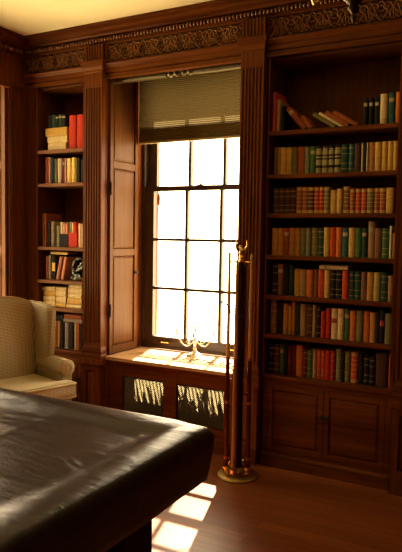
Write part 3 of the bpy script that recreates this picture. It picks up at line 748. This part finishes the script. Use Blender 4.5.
# fourth shelf
gD = 'books on the left bookcase\'s fourth shelf'
z = LS[3]
for k, (xx, t, cn) in enumerate(((-3.508, .030, 'salmon'), (-3.474, .012, 'maroon'), (-3.457, .030, 'salmon'))):
    lb = ('left of the two salmon books leaning on the left bookcase\'s fourth shelf', 'thin maroon book leaning between two salmon books on the left bookcase', 'right of the two salmon books leaning on the left bookcase\'s fourth shelf')[k]
    make_book((xx, YSP, z+.0006+t*math.sin(R(12))), t, .14, .19, cn, '', lb, gD, 12)
flat(-3.40, .185, z+.2075, .022, 'yellow', 'yellow book lying flat across the upright books on the left bookcase\'s fourth shelf', gD, y=YSP+.02, d=.14)
# marbled ornament
ox, oy, oz = -3.316, 3.972, LS[3]+.0006
r = empty('marbled_ornament', (ox, oy, oz), label='dark marbled stone ornament with a curling arm on the left bookcase\'s fourth shelf', cat='ornament')
m = MB(); m.lathe([(.05, 0), (.066, .006), (.07, .018), (.06, .03), (.04, .042)], (ox, oy, oz), 22); m.build('base', MARBLE, r, smooth=40)
pts = []; rad = []
for i in range(30):
    u = i/29; a = R(-60)-R(250)*u; rr_ = .072*(1-.25*u)
    pts.append((ox+.012+rr_*math.cos(a), oy-.02+.03*u, oz+.115+rr_*1.15*math.sin(a))); rad.append(.021*(1-.55*u))
m = MB(); m.tube(pts, rad, 10); m.build('curl', MARBLE, r, smooth=60)
m = MB(); m.tube([(ox-.03, oy+.01, oz+.05), (ox+.0, oy, oz+.09), (ox+.04, oy-.01, oz+.10), (ox+.07, oy-.01, oz+.125)], [.018, .02, .017, .007], 10); m.tube([(ox-.02, oy+.02, oz+.10), (ox+.02, oy+.01, oz+.135), (ox+.06, oy, oz+.16)], [.014, .014, .005], 9); m.build('leaf', MARBLE, r, smooth=60)
# fifth shelf: three flat stacks
gE = 'books stacked on the left bookcase\'s fifth shelf'
for nm, xr, spec in (('left', -3.516, ((.128, .044), (.124, .04), (.126, .042), (.14, .036))), ('middle', -3.402, ((.108, .034), (.107, .05), (.108, .048), (.104, .03))), ('right', -3.236, ((.158, .03), (.152, .05), (.135, .036), (.14, .042), (.132, .034)))):
    z = LS[4]+.0006; N = len(spec)
    for k, (wd, t) in enumerate(spec):
        pos = 'bottom' if k == 0 else 'top' if k == N-1 else ORD[k]+' from bottom'
        cn = ('cream', 'gold', 'cream', 'tan', 'cream')[(k+len(nm)) % 5]
        flat(xr+rnd.uniform(-.003, .001), wd, z, t, cn if cn != 'tan' else 'cream', '%s cream book of the %s flat stack on the left bookcase\'s fifth shelf' % (pos, nm), gE, d=.17); z += t+.0008
# lowest shelf: books laid on top of the upright ones
gF = 'books on the left bookcase\'s lowest shelf'
flat(-3.432, .098, .822, .052, 'black', 'black book lying flat on upright books, left bookcase\'s lowest shelf', gF)
flat(-3.236, .19, .818, .034, 'taupe', 'taupe book lying flat under the brown one, left bookcase\'s lowest shelf', gF)
flat(-3.240, .176, .8528, .034, 'russet', 'reddish-brown book lying flat uppermost on the left bookcase\'s lowest shelf', gF)
# ------------------------------------------------------------------ wing armchair
ch = empty('wing_armchair', (-3.445, 3.270, 0), R(-17), label='gold woven wing armchair in the corner behind the covered table', cat='armchair')
def bf(z): return -.07*max(0, z-.44)/.7           # front face of the back leans
def top(y): return 1.062-.062*abs(y/.30)**2.8
m = MB(); NY, NZ = 16, 18; vs = []; fs = []
for side in (0, 1):
    for i in range(NZ+1):
        for j in range(NY+1):
            v = -1+2*j/NY; u = i/NZ; y = .31*v
            z = .40+(top(y)-.40)*u
            e = (1-abs(v)**6)*(1-max(0, 2*u-1)**8)
            x = bf(z)+(.012+.03*(1-v*v)*math.sin(math.pi*min(1, u*1.05))-.05*(1-e) if side == 0 else -.15+.05*(1-e)-.02*(1-u))
            vs.append((x, y, z))
P = (NZ+1)*(NY+1)
for i in range(NZ):
    for j in range(NY):
        a = i*(NY+1)+j; fs += [(a, a+1, a+NY+2, a+NY+1), (P+a, P+a+NY+1, P+a+NY+2, P+a+1)]
for i in range(NZ):
    for j, w_ in ((0, 0), (NY, 1)):
        a = i*(NY+1)+j; b = a+NY+1; fs.append((a, b, P+b, P+a))
for j in range(NY):
    a = NZ*(NY+1)+j; fs.append((a, a+1, P+a+1, P+a)); fs.append((j, P+j, P+j+1, j+1))
m.add(vs, fs); bk = m.build('back', FABRIC, ch, local=True, smooth=60)
m = MB(); m.tube([(bf(top(.30*v))-.045, .30*v, top(.30*v)+.003) for v in [-1+.1*i for i in range(21)]], .006, 6); m.build('piping', PIPING, bk, local=True, smooth=60)
for s in (1, -1):
    # wing: rounded panel in the xz plane
    out = []
    for z, xa, xb in ((.60, -.15, .128), (.70, -.15, .132), (.80, -.15, .138), (.90, -.16, .146), (.955, -.165, .148), (.985, -.17, .135), (1.0, -.17, .10), (1.012, -.175, .03), (1.018, -.18, -.06)): out.append((z, xa, xb))
    n = len(out); vs = []; fs = []; K = 14
    for z, xa, xb in out:
        xc, hx, hy = (xa+xb)/2, (xb-xa)/2, .036
        for k in range(K):
            a = 2*math.pi*k/K; c_, s_ = math.cos(a), math.sin(a)
            vs.append((xc+hx*math.copysign(abs(c_)**.35, c_), s*(.325+.02*max(0, (xc+hx*c_))/.17)+hy*math.copysign(abs(s_)**.6, s_), z-(.012*abs(s_)**4 if z > .98 else 0)))
    for i in range(n-1):
        for k in range(K): fs.append((i*K+k, i*K+(k+1) % K, (i+1)*K+(k+1) % K, (i+1)*K+k))
    fs += [tuple(range(K-1, -1, -1)), tuple(range((n-1)*K, n*K))]
    m = MB(); m.add(vs, fs); m.build('wing', FABRIC, ch, local=True, smooth=50)
    # rolled arm
    m = MB(); pts = [(-.16+.048*i, s*.345, .572-.014*(i/10)) for i in range(11)]
    m.tube(pts, [.062]*11, 18)
    m.box((-.16, s*.345-.042, .20), (.315, s*.345+.042, .58))
    am = m.build('arm', FABRIC, ch, local=True, smooth=40)
    q = MB(); q.lathe([(.062, -.004), (.064, .006), (.056, .014), (.030, .017), (.028, .012), (.012, .018), (.003, .019)], (0, 0, 0), 18, axis=0); q.v = [(.322+a, s*.345+b, .558+c_) for a, b, c_ in q.v]
    q.box((.315, s*.345-.04, .20), (.33, s*.345+.04, .53))
    q.build('arm_scroll', FABRIC, am, local=True, smooth=40)
# seat cushion (T-shaped) with piping
def tee(e=0): return [(-.02, -.285+e), (.33, -.285+e), (.335, -.37+e), (.40, -.375+e), (.425-e, -.35), (.43-e, 0), (.425-e, .35), (.40, .375-e), (.335, .37-e), (.33, .285-e), (-.02, .285-e)]
m = MB(); vs = []; fs = []; lay = [(.355, .012), (.362, .002), (.40, -.003), (.445, 0), (.466, .008), (.474, .03)]
for z, e in lay: vs += [(x, y, z+.0) for x, y in tee(e)]
N = 11
for i in range(len(lay)-1):
    for k in range(N): fs.append((i*N+k, i*N+(k+1) % N, (i+1)*N+(k+1) % N, (i+1)*N+k))
fs += [tuple(range(N-1, -1, -1)), tuple(range((len(lay)-1)*N, len(lay)*N))]
m.add(vs, fs); sc_ = m.build('seat_cushion', FABRIC, ch, local=True, smooth=50)
for z in (.455, .362):
    q = MB(); q.tube([(x, y, z) for x, y in tee(0)][1:10], .0065, 6); q.build('cushion_piping', PIPING, sc_, local=True, smooth=60)
m = MB(); m.box((-.20, -.30, .20), (.36, .30, .354)); m.build('seat_base', FABRIC, ch, local=True, bevel=.01)
for x, y in ((.30, .30), (.30, -.30), (-.16, .27), (-.16, -.27)):
    q = MB(); q.lathe([(.018, 0), (.022, .02), (.016, .05), (.028, .13), (.034, .20)], (x, y, 0), 12); q.build('leg', WT, ch, local=True, smooth=50)

# ------------------------------------------------------------------ covered billiard table
TX0, TX1, TY0, TY1 = -3.30, -.990, .50, 1.955
tb = empty('billiard_table', ((TX0+TX1)/2, (TY0+TY1)/2, 0), label='dark wooden billiard table standing under the brown vinyl cover', cat='table')
m = MB(); m.box((TX0+.06, TY0+.06, .69), (TX1-.06, TY1-.06, .835)); m.build('table_bed', WT, tb, bevel=.01)
m = MB(); m.frame(TX0+.16, TX1-.16, TY0+.16, TY1-.16, .06, .56, .688)
m.v = [(x, z, y) for x, y, z in m.v]; m.build('apron', WT, tb)
for lx in (TX0+.27, (TX0+TX1)/2, TX1-.168):
    for ly in (TY0+.30, TY1-.36):
        q = MB(); q.box((lx-.075, ly-.075, .42), (lx+.075, ly+.075, .688))
        q.lathe([(.045, 0), (.06, .01), (.062, .05), (.04, .075), (.036, .10), (.058, .16), (.075, .28), (.078, .38), (.072, .42)], (lx, ly, 0), 24); q.build('leg', WT, tb, smooth=50)
# cover: rings of a rounded rectangle from the hem up over the edge to the middle
prof_c = [(.022, .682), (.016, .71), (.008, .75), (.001, .80), (-.001, .835), (.004, .853), (.013, .864), (.026, .870), (.045, .873), (.07, .874), (.095, .873), (.115, .870), (.135, .865), (.152, .858), (.17, .853), (.19, .850)] + [(.19+.0126*i, .849) for i in range(1, 41)]
hx, hy, cxx, cyy = (TX1-TX0)/2, (TY1-TY0)/2, (TX0+TX1)/2, (TY0+TY1)/2
NL, NS, NC = 200, 130, 8
def ringpts(d):
    a, b = hx-d, hy-d; r_ = max(.045-d, .012); o = []
    def side(p, q, n): return [(p[0]+(q[0]-p[0])*k/n, p[1]+(q[1]-p[1])*k/n) for k in range(n)]
    def arc(cx_, cy_, a0): return [(cx_+r_*math.cos(a0+math.pi/2*k/NC), cy_+r_*math.sin(a0+math.pi/2*k/NC)) for k in range(NC)]
    o += side((a, -b+r_), (a, b-r_), NS); o += arc(a-r_, b-r_, 0); o += side((a-r_, b), (-a+r_, b), NL); o += arc(-a+r_, b-r_, math.pi/2)
    o += side((-a, b-r_), (-a, -b+r_), NS); o += arc(-a+r_, -b+r_, math.pi); o += side((-a+r_, -b), (a-r_, -b), NL); o += arc(a-r_, -b+r_, 1.5*math.pi)
    return [(cxx+x, cyy+y) for x, y in o]
creases = [((-2.6, 1.62), (-1.2, 1.60), .0035, .02), ((-2.3, 1.30), (-1.15, 1.24), .004, .018), ((-1.62, 1.95), (-1.58, .6), .003, .02), ((-2.15, 1.9), (-2.2, .6), .0035, .02),
           ((-1.32, 1.50), (-1.05, 1.34), .006, .013), ((-1.25, 1.55), (-1.02, 1.50), .005, .012), ((-1.16, 1.2), (-1.12, .7), .004, .02), ((-1.5, 1.88), (-1.1, 1.72), .005, .015), ((-1.9, 1.86), (-1.6, 1.90), .006, .015), ((-2.1, 1.92), (-1.86, 1.84), .006, .013)]
for _ in range(26):
    x_, y_ = rnd.uniform(-2.9, -1.05), rnd.uniform(.7, 1.9); a_ = rnd.choice((.06, 1.5, .35, 2.7))+rnd.uniform(-.15, .15); l_ = rnd.uniform(.12, .5)
    creases.append(((x_, y_), (x_+l_*math.cos(a_), y_+l_*math.sin(a_)), rnd.uniform(.003, .006)*rnd.choice((1, 1, -1)), rnd.uniform(.009, .013)))
def wrinkle(x, y, d):
    z = 0
    for (p, q, a, w_) in creases:
        vx, vy = q[0]-p[0], q[1]-p[1]; L2 = vx*vx+vy*vy
        t = max(0, min(1, ((x-p[0])*vx+(y-p[1])*vy)/L2)); dd = math.hypot(x-p[0]-vx*t, y-p[1]-vy*t)
        z += a*math.exp(-(dd/w_)**2)*math.sin(math.pi*min(1, max(.0, t*.9+.05)))
    z += .003*noise.noise(Vector((x*2.5, y*4, 1)))+.0014*noise.noise(Vector((x*9, y*14, 4)))
    return z*min(1, max(.12, d/.05))
vs = []; fs = []
for d, z in prof_c:
    for k, (x, y) in enumerate(ringpts(d)):
        zz = z+wrinkle(x, y, d)
        if z < .84:      # the hanging skirt ripples a little
            s_ = .006*noise.noise(Vector((x*5, y*5, z*2)))*(.853-z)/.15
            x += s_; y += s_; 
            zz = z+(.006*noise.noise(Vector((x*2, y*2, 9))) if z < .75 else 0)
        if abs(x-cxx) > hx*.8 and z > .8 and abs(y-cyy) > hy-.25 and d > 0: zz -= .010*max(0, 1-math.hypot(hx-abs(x-cxx), hy-abs(y-cyy))/.16)
        vs.append((x, y, zz))
N = len(ringpts(0))
for i in range(len(prof_c)-1):
    for k in range(N): fs.append((i*N+k, i*N+(k+1) % N, (i+1)*N+(k+1) % N, (i+1)*N+k))
fs.append(tuple(range((len(prof_c)-1)*N, len(prof_c)*N)))
m = MB(); m.add(vs, fs); cv = m.build('table_cover', VINYL, None, smooth=70, label='brown vinyl cover draped over the billiard table in the foreground'); setp(cv, None, 'table cover')
so = cv.modifiers.new('thickness', 'SOLIDIFY'); so.thickness = .002; so.offset = 1

# ------------------------------------------------------------------ cue stand and cues
BASEB = plain('brushed_brass', (.72, .50, .17), .36, .75, .1, 12)
qx, qy = -1.667, 3.575
cs = empty('cue_stand', (qx, qy, 0), label='floor-standing cue rack with round brass base, dark post and brass eagle on top', cat='cue stand')
m = MB(); m.lathe([(.126, 0), (.130, .006), (.126, .014), (.10, .020), (.06, .026), (.045, .034), (.034, .05), (.03, .06)], (qx, qy, 0), 36); m.build('base', BASEB, cs, smooth=35)
m = MB(); m.lathe([(.026, .06), (.030, .075), (.024, .09), (.026, .30), (.0265, .70), (.031, .715), (.031, .735), (.0265, .75), (.026, 1.33), (.03, 1.345), (.022, 1.36), (.014, 1.385)], (qx, qy, 0), 20); m.build('post', WT, cs, smooth=35)
Rv, Fv = Vector((.876, .481, 0)), Vector((.48, -.876, 0))
CUES = [(-.076, .01), (-.031, .070), (.062, .03), (.025, -.078), (-.045, -.062)]
CUES = CUES[:3]
cpos = [Vector((qx, qy, 0))+Rv*a+Fv*b for a, b in CUES]
m = MB()
m.lathe([(.024, 1.378), (.030, 1.382), (.030, 1.388), (.024, 1.392)], (qx, qy, 0), 18)
allp = [Vector((qx, qy, 0))+Rv*a+Fv*b for a, b in ((-.076, .01), (-.031, .070), (.062, .03), (.025, -.078), (-.045, -.062))]
for p in allp:
    d = (p-Vector((qx, qy, 0))); 
    m.tube([Vector((qx, qy, 1.385)), Vector((qx, qy, 1.385))+d*.80], .0045, 6)
    a0 = math.atan2(d.y, d.x)
    m.tube([(p.x+.0135*math.cos(a0+R(40+280*i/12)), p.y+.0135*math.sin(a0+R(40+280*i/12)), 1.385) for i in range(13)], .0035, 6)
m.build('clip_ring', BRASS, cs, smooth=50)
m = MB(); m.lathe([(.03, .034), (.098, .036), (.098, .042), (.03, .044)], (qx, qy, 0), 30)
for p in allp: m.lathe([(.016, .038), (.0225, .042), (.024, .070), (.022, .074), (.0195, .070), (.017, .05)], (p.x, p.y, 0), 14)
m.build('cup_ring', BRASS, cs, smooth=40)
# eagle finial
ez = 1.39
e = MB(); e.lathe([(.014, 0), (.022, .006), (.012, .016), (.020, .026), (.016, .036)], (qx, qy, ez), 16)
e.ball((qx, qy, ez+.058), .02, 12, (1, .85, 1.35)); e.ball((qx-.004, qy-.004, ez+.092), .0105, 10)
e.tube([(qx-.010, qy-.01, ez+.092), (qx-.02, qy-.018, ez+.089)], [.005, .001], 6)
eg = e.build('eagle_finial', BRASS, cs, smooth=50)
for sg in (-1, 1):
    q = MB(); b0 = Vector((qx, qy, ez))+Rv*sg*.012
    q.tube([b0+Vector((0, 0, .05)), b0+Rv*sg*.014+Vector((0, 0, .072)), b0+Rv*sg*.024+Vector((0, 0, .10)), b0+Rv*sg*.02+Vector((0, 0, .128))], [.008, .012, .009, .002], 8, flat=.5)
    q.build('wing', BRASS, eg, smooth=60)
# bent hook on a clamp
hz = 1.04; m = MB(); hp_ = Vector((qx, qy, 0))-Rv*.027
m.lathe([(.027, hz-.014), (.031, hz-.010), (.031, hz+.010), (.027, hz+.014)], (qx, qy, 0), 18)
hk = [(-.028, 0), (-.045, .006), (-.06, .022), (-.075, .05), (-.088, .078), (-.104, .093), (-.122, .094), (-.133, .082)]
m.tube([Vector((qx, qy, hz))+Rv*a+Fv*.03+Vector((0, 0, b)) for a, b in hk], .0045, 7)
m.build('side_hook', IRON, cs, smooth=50)
SHAFT = wood('maple_cue_shaft', (.55, .28, .09), (.72, .42, .16), (60, 60, 2), rough=.3)
BUTT = wood('rosewood_cue_butt', (.05, .010, .006), (.12, .024, .013), (60, 60, 3), rough=.25)
OAK = wood('oak_cue_butt', (.26, .11, .03), (.42, .20, .06), (60, 60, 3), rough=.3)
CUER = plain('cue_joint_red', (.32, .08, .03), .3, 0, .1)
LEATHER = plain('cue_tip_leather', (.10, .12, .16), .8)
for p, zt, lb in zip(cpos, (1.445, 1.40, 1.445), ('leftmost wooden cue in the brass stand in front of the window', 'middle wooden cue standing before the dark post of the brass stand', 'right wooden cue in the stand in front of the fluted pilaster')):
    c = empty('pool_cue', (p.x, p.y, .052), label=lb, cat='pool cue', group='cues in the stand')
    x, y = p.x, p.y
    q = MB(); q.lathe([(.0125, .775), (.0108, 1.1), (.0088, zt-.03)], (x, y, 0), 12); q.build('shaft', SHAFT, c, smooth=40)
    q = MB(); q.lathe([(.0088, zt-.03), (.0086, zt-.008)], (x, y, 0), 10); q.build('ferrule', PAGE, c, smooth=40)
    q = MB(); q.lathe([(.0082, zt-.008), (.0076, zt-.002), (.002, zt)], (x, y, 0), 10); q.build('tip', LEATHER, c, smooth=40)
    q = MB(); q.lathe([(.014, .052), (.015, .06), (.0152, .14), (.0142, .50), (.0125, .775)], (x, y, 0), 12); q.build('butt', OAK if 'middle' in lb else BUTT, c, smooth=40)
    for z in (.125, .487, .77):
        q = MB(); r_ = .0158 if z < .2 else .0148 if z < .6 else .0130
        q.lathe([(r_, z-.009), (r_+.0008, z-.006), (r_+.0008, z+.006), (r_-.0004, z+.009)], (x, y, 0), 12); q.build('joint_ring', CUER, c, smooth=40)

# ------------------------------------------------------------------ chandelier whose foot hangs into the picture
hx_, hy_, hz_ = -.615, 2.2, 2.295
cd = empty('chandelier', (hx_, hy_, ZC), label='dark bronze chandelier hanging into the top right of the picture', cat='chandelier')
m = MB(); m.lathe([(.003, 0), (.007, .008), (.010, .02), (.006, .032), (.014, .042), (.022, .052), (.016, .062), (.03, .078), (.058, .10), (.07, .125), (.06, .15), (.03, .175), (.018, .20), (.02, .23), (.035, .26), (.02, .30), (.012, .34)], (hx_, hy_, hz_), 24); m.build('body', BRONZE, cd, smooth=40)
m = MB(); m.lathe([(.009, hz_+.34), (.009, ZC-.03)], (hx_, hy_, 0), 10); m.build('stem', BRONZE, cd, smooth=40)
m = MB(); m.lathe([(.02, ZC-.05), (.06, ZC-.03), (.07, ZC-.001)], (hx_, hy_, 0), 24); m.build('ceiling_canopy', BRONZE, cd, smooth=40)
for k in range(3):
    a = R(208.7+120*k); dx, dy = math.cos(a), math.sin(a)
    m = MB(); pts = [(hx_+dx*r_, hy_+dy*r_, hz_+z) for r_, z in ((.05, .15), (.09, .17), (.13, .165), (.17, .16), (.21, .175), (.235, .20))]
    m.tube(pts, .008, 8); arm = m.build('arm', BRONZE, cd, smooth=60)
    ex, ey = hx_+dx*.235, hy_+dy*.235
    m = MB(); m.lathe([(.01, .20), (.04, .205), (.045, .212), (.018, .22), (.016, .30), (.012, .305)], (ex, ey, hz_), 16); m.build('candle_cup', BRONZE, arm, smooth=40)
    if k: continue
    m = MB(); px_, py_ = hx_+dx*.133, hy_+dy*.133
    m.tube([(px_+dx*u, py_+dy*u, hz_+z) for u, z in ((-.016, .16), (-.018, .12), (-.015, .085), (-.007, .068), (.003, .066), (.011, .08), (.015, .11), (.016, .16))], [.004, .006, .0075, .0085, .0085, .0075, .006, .004], 8); m.build('pendant_loop', GILT, arm, smooth=60)

# ------------------------------------------------------------------ light and camera
wl = bpy.data.worlds.new('daylight'); SC.world = wl; wl.use_nodes = True
nt = wl.node_tree; bg = nt.nodes['Background']; bg.inputs[1].default_value = 14.5
tcw = nt.nodes.new('ShaderNodeTexCoord'); sxw = nt.nodes.new('ShaderNodeSeparateXYZ'); rw = nt.nodes.new('ShaderNodeValToRGB'); mw = nt.nodes.new('ShaderNodeMath')
mw.operation = 'MULTIPLY_ADD'; mw.inputs[1].default_value = .5; mw.inputs[2].default_value = .5
nt.links.new(tcw.outputs['Generated'], sxw.inputs[0]); nt.links.new(sxw.outputs['Z'], mw.inputs[0]); nt.links.new(mw.outputs[0], rw.inputs[0]); nt.links.new(rw.outputs[0], bg.inputs[0])
for el, (p_, c_) in zip(rw.color_ramp.elements, ((.46, (1.42, 1.07, .50, 1)), (.54, (.98, .76, .47, 1)))): el.position = p_; el.color = c_
sd = bpy.data.lights.new('sun', 'SUN'); sd.energy = 68; sd.color = (1, .89, .70); sd.angle = R(.6)
so = bpy.data.objects.new('sun', sd); COL.objects.link(so); so.location = (-4, 8, 6)
SUN_T = 1.19
v = Vector((.28, -.96, 0)).normalized(); v.z = -SUN_T
so.rotation_euler = v.to_track_quat('-Z', 'Y').to_euler()
def portal(loc, rot, sx, sy):
    a = bpy.data.lights.new('window_portal', 'AREA'); a.shape = 'RECTANGLE'; a.size = sx; a.size_y = sy
    a.cycles.is_portal = True
    o = bpy.data.objects.new('window_portal', a); COL.objects.link(o); o.location = loc; o.rotation_euler = rot
portal((-2.395, 4.60, 1.72), (R(-90), 0, 0), 1.13, 2.25)
for a, b in LW: portal((-4.48, (a+b)/2, 1.72), (R(90), 0, R(-90)), b-a, 2.25)
f_px, pitch, yaw, roll = 622.517, R(3.758), R(28.712), R(.8957)
cp, sp_ = math.cos(pitch), math.sin(pitch); c_, s_ = math.cos(yaw), math.sin(yaw)
fw = Vector((-s_*cp, c_*cp, -sp_)); rt = Vector((c_, s_, 0)); up = rt.cross(fw)
r2 = rt*math.cos(roll)+up*math.sin(roll); u2 = -rt*math.sin(roll)+up*math.cos(roll)
cam = bpy.data.cameras.new('camera'); co = bpy.data.objects.new('camera', cam); COL.objects.link(co)
cam.sensor_fit = 'VERTICAL'; cam.sensor_height = 36; cam.sensor_width = 36*402/552; cam.lens = f_px/552*36
cam.clip_start = .02
mt = Matrix((r2, u2, -fw)).transposed().to_4x4(); mt.translation = Vector((0, 0, 1.55)); co.matrix_world = mt
SC.camera = co
SC.view_settings.view_transform = 'Standard'; SC.view_settings.look = 'None'; SC.view_settings.gamma = 1; SC.view_settings.exposure = 0
SC.view_settings.use_curve_mapping = False
SC.cycles.use_denoising = True
SC.cycles.max_bounces = 14; SC.cycles.diffuse_bounces = 8; SC.cycles.transparent_max_bounces = 12
SC.cycles.sample_clamp_indirect = 12; SC.cycles.caustics_reflective = False; SC.cycles.caustics_refractive = False
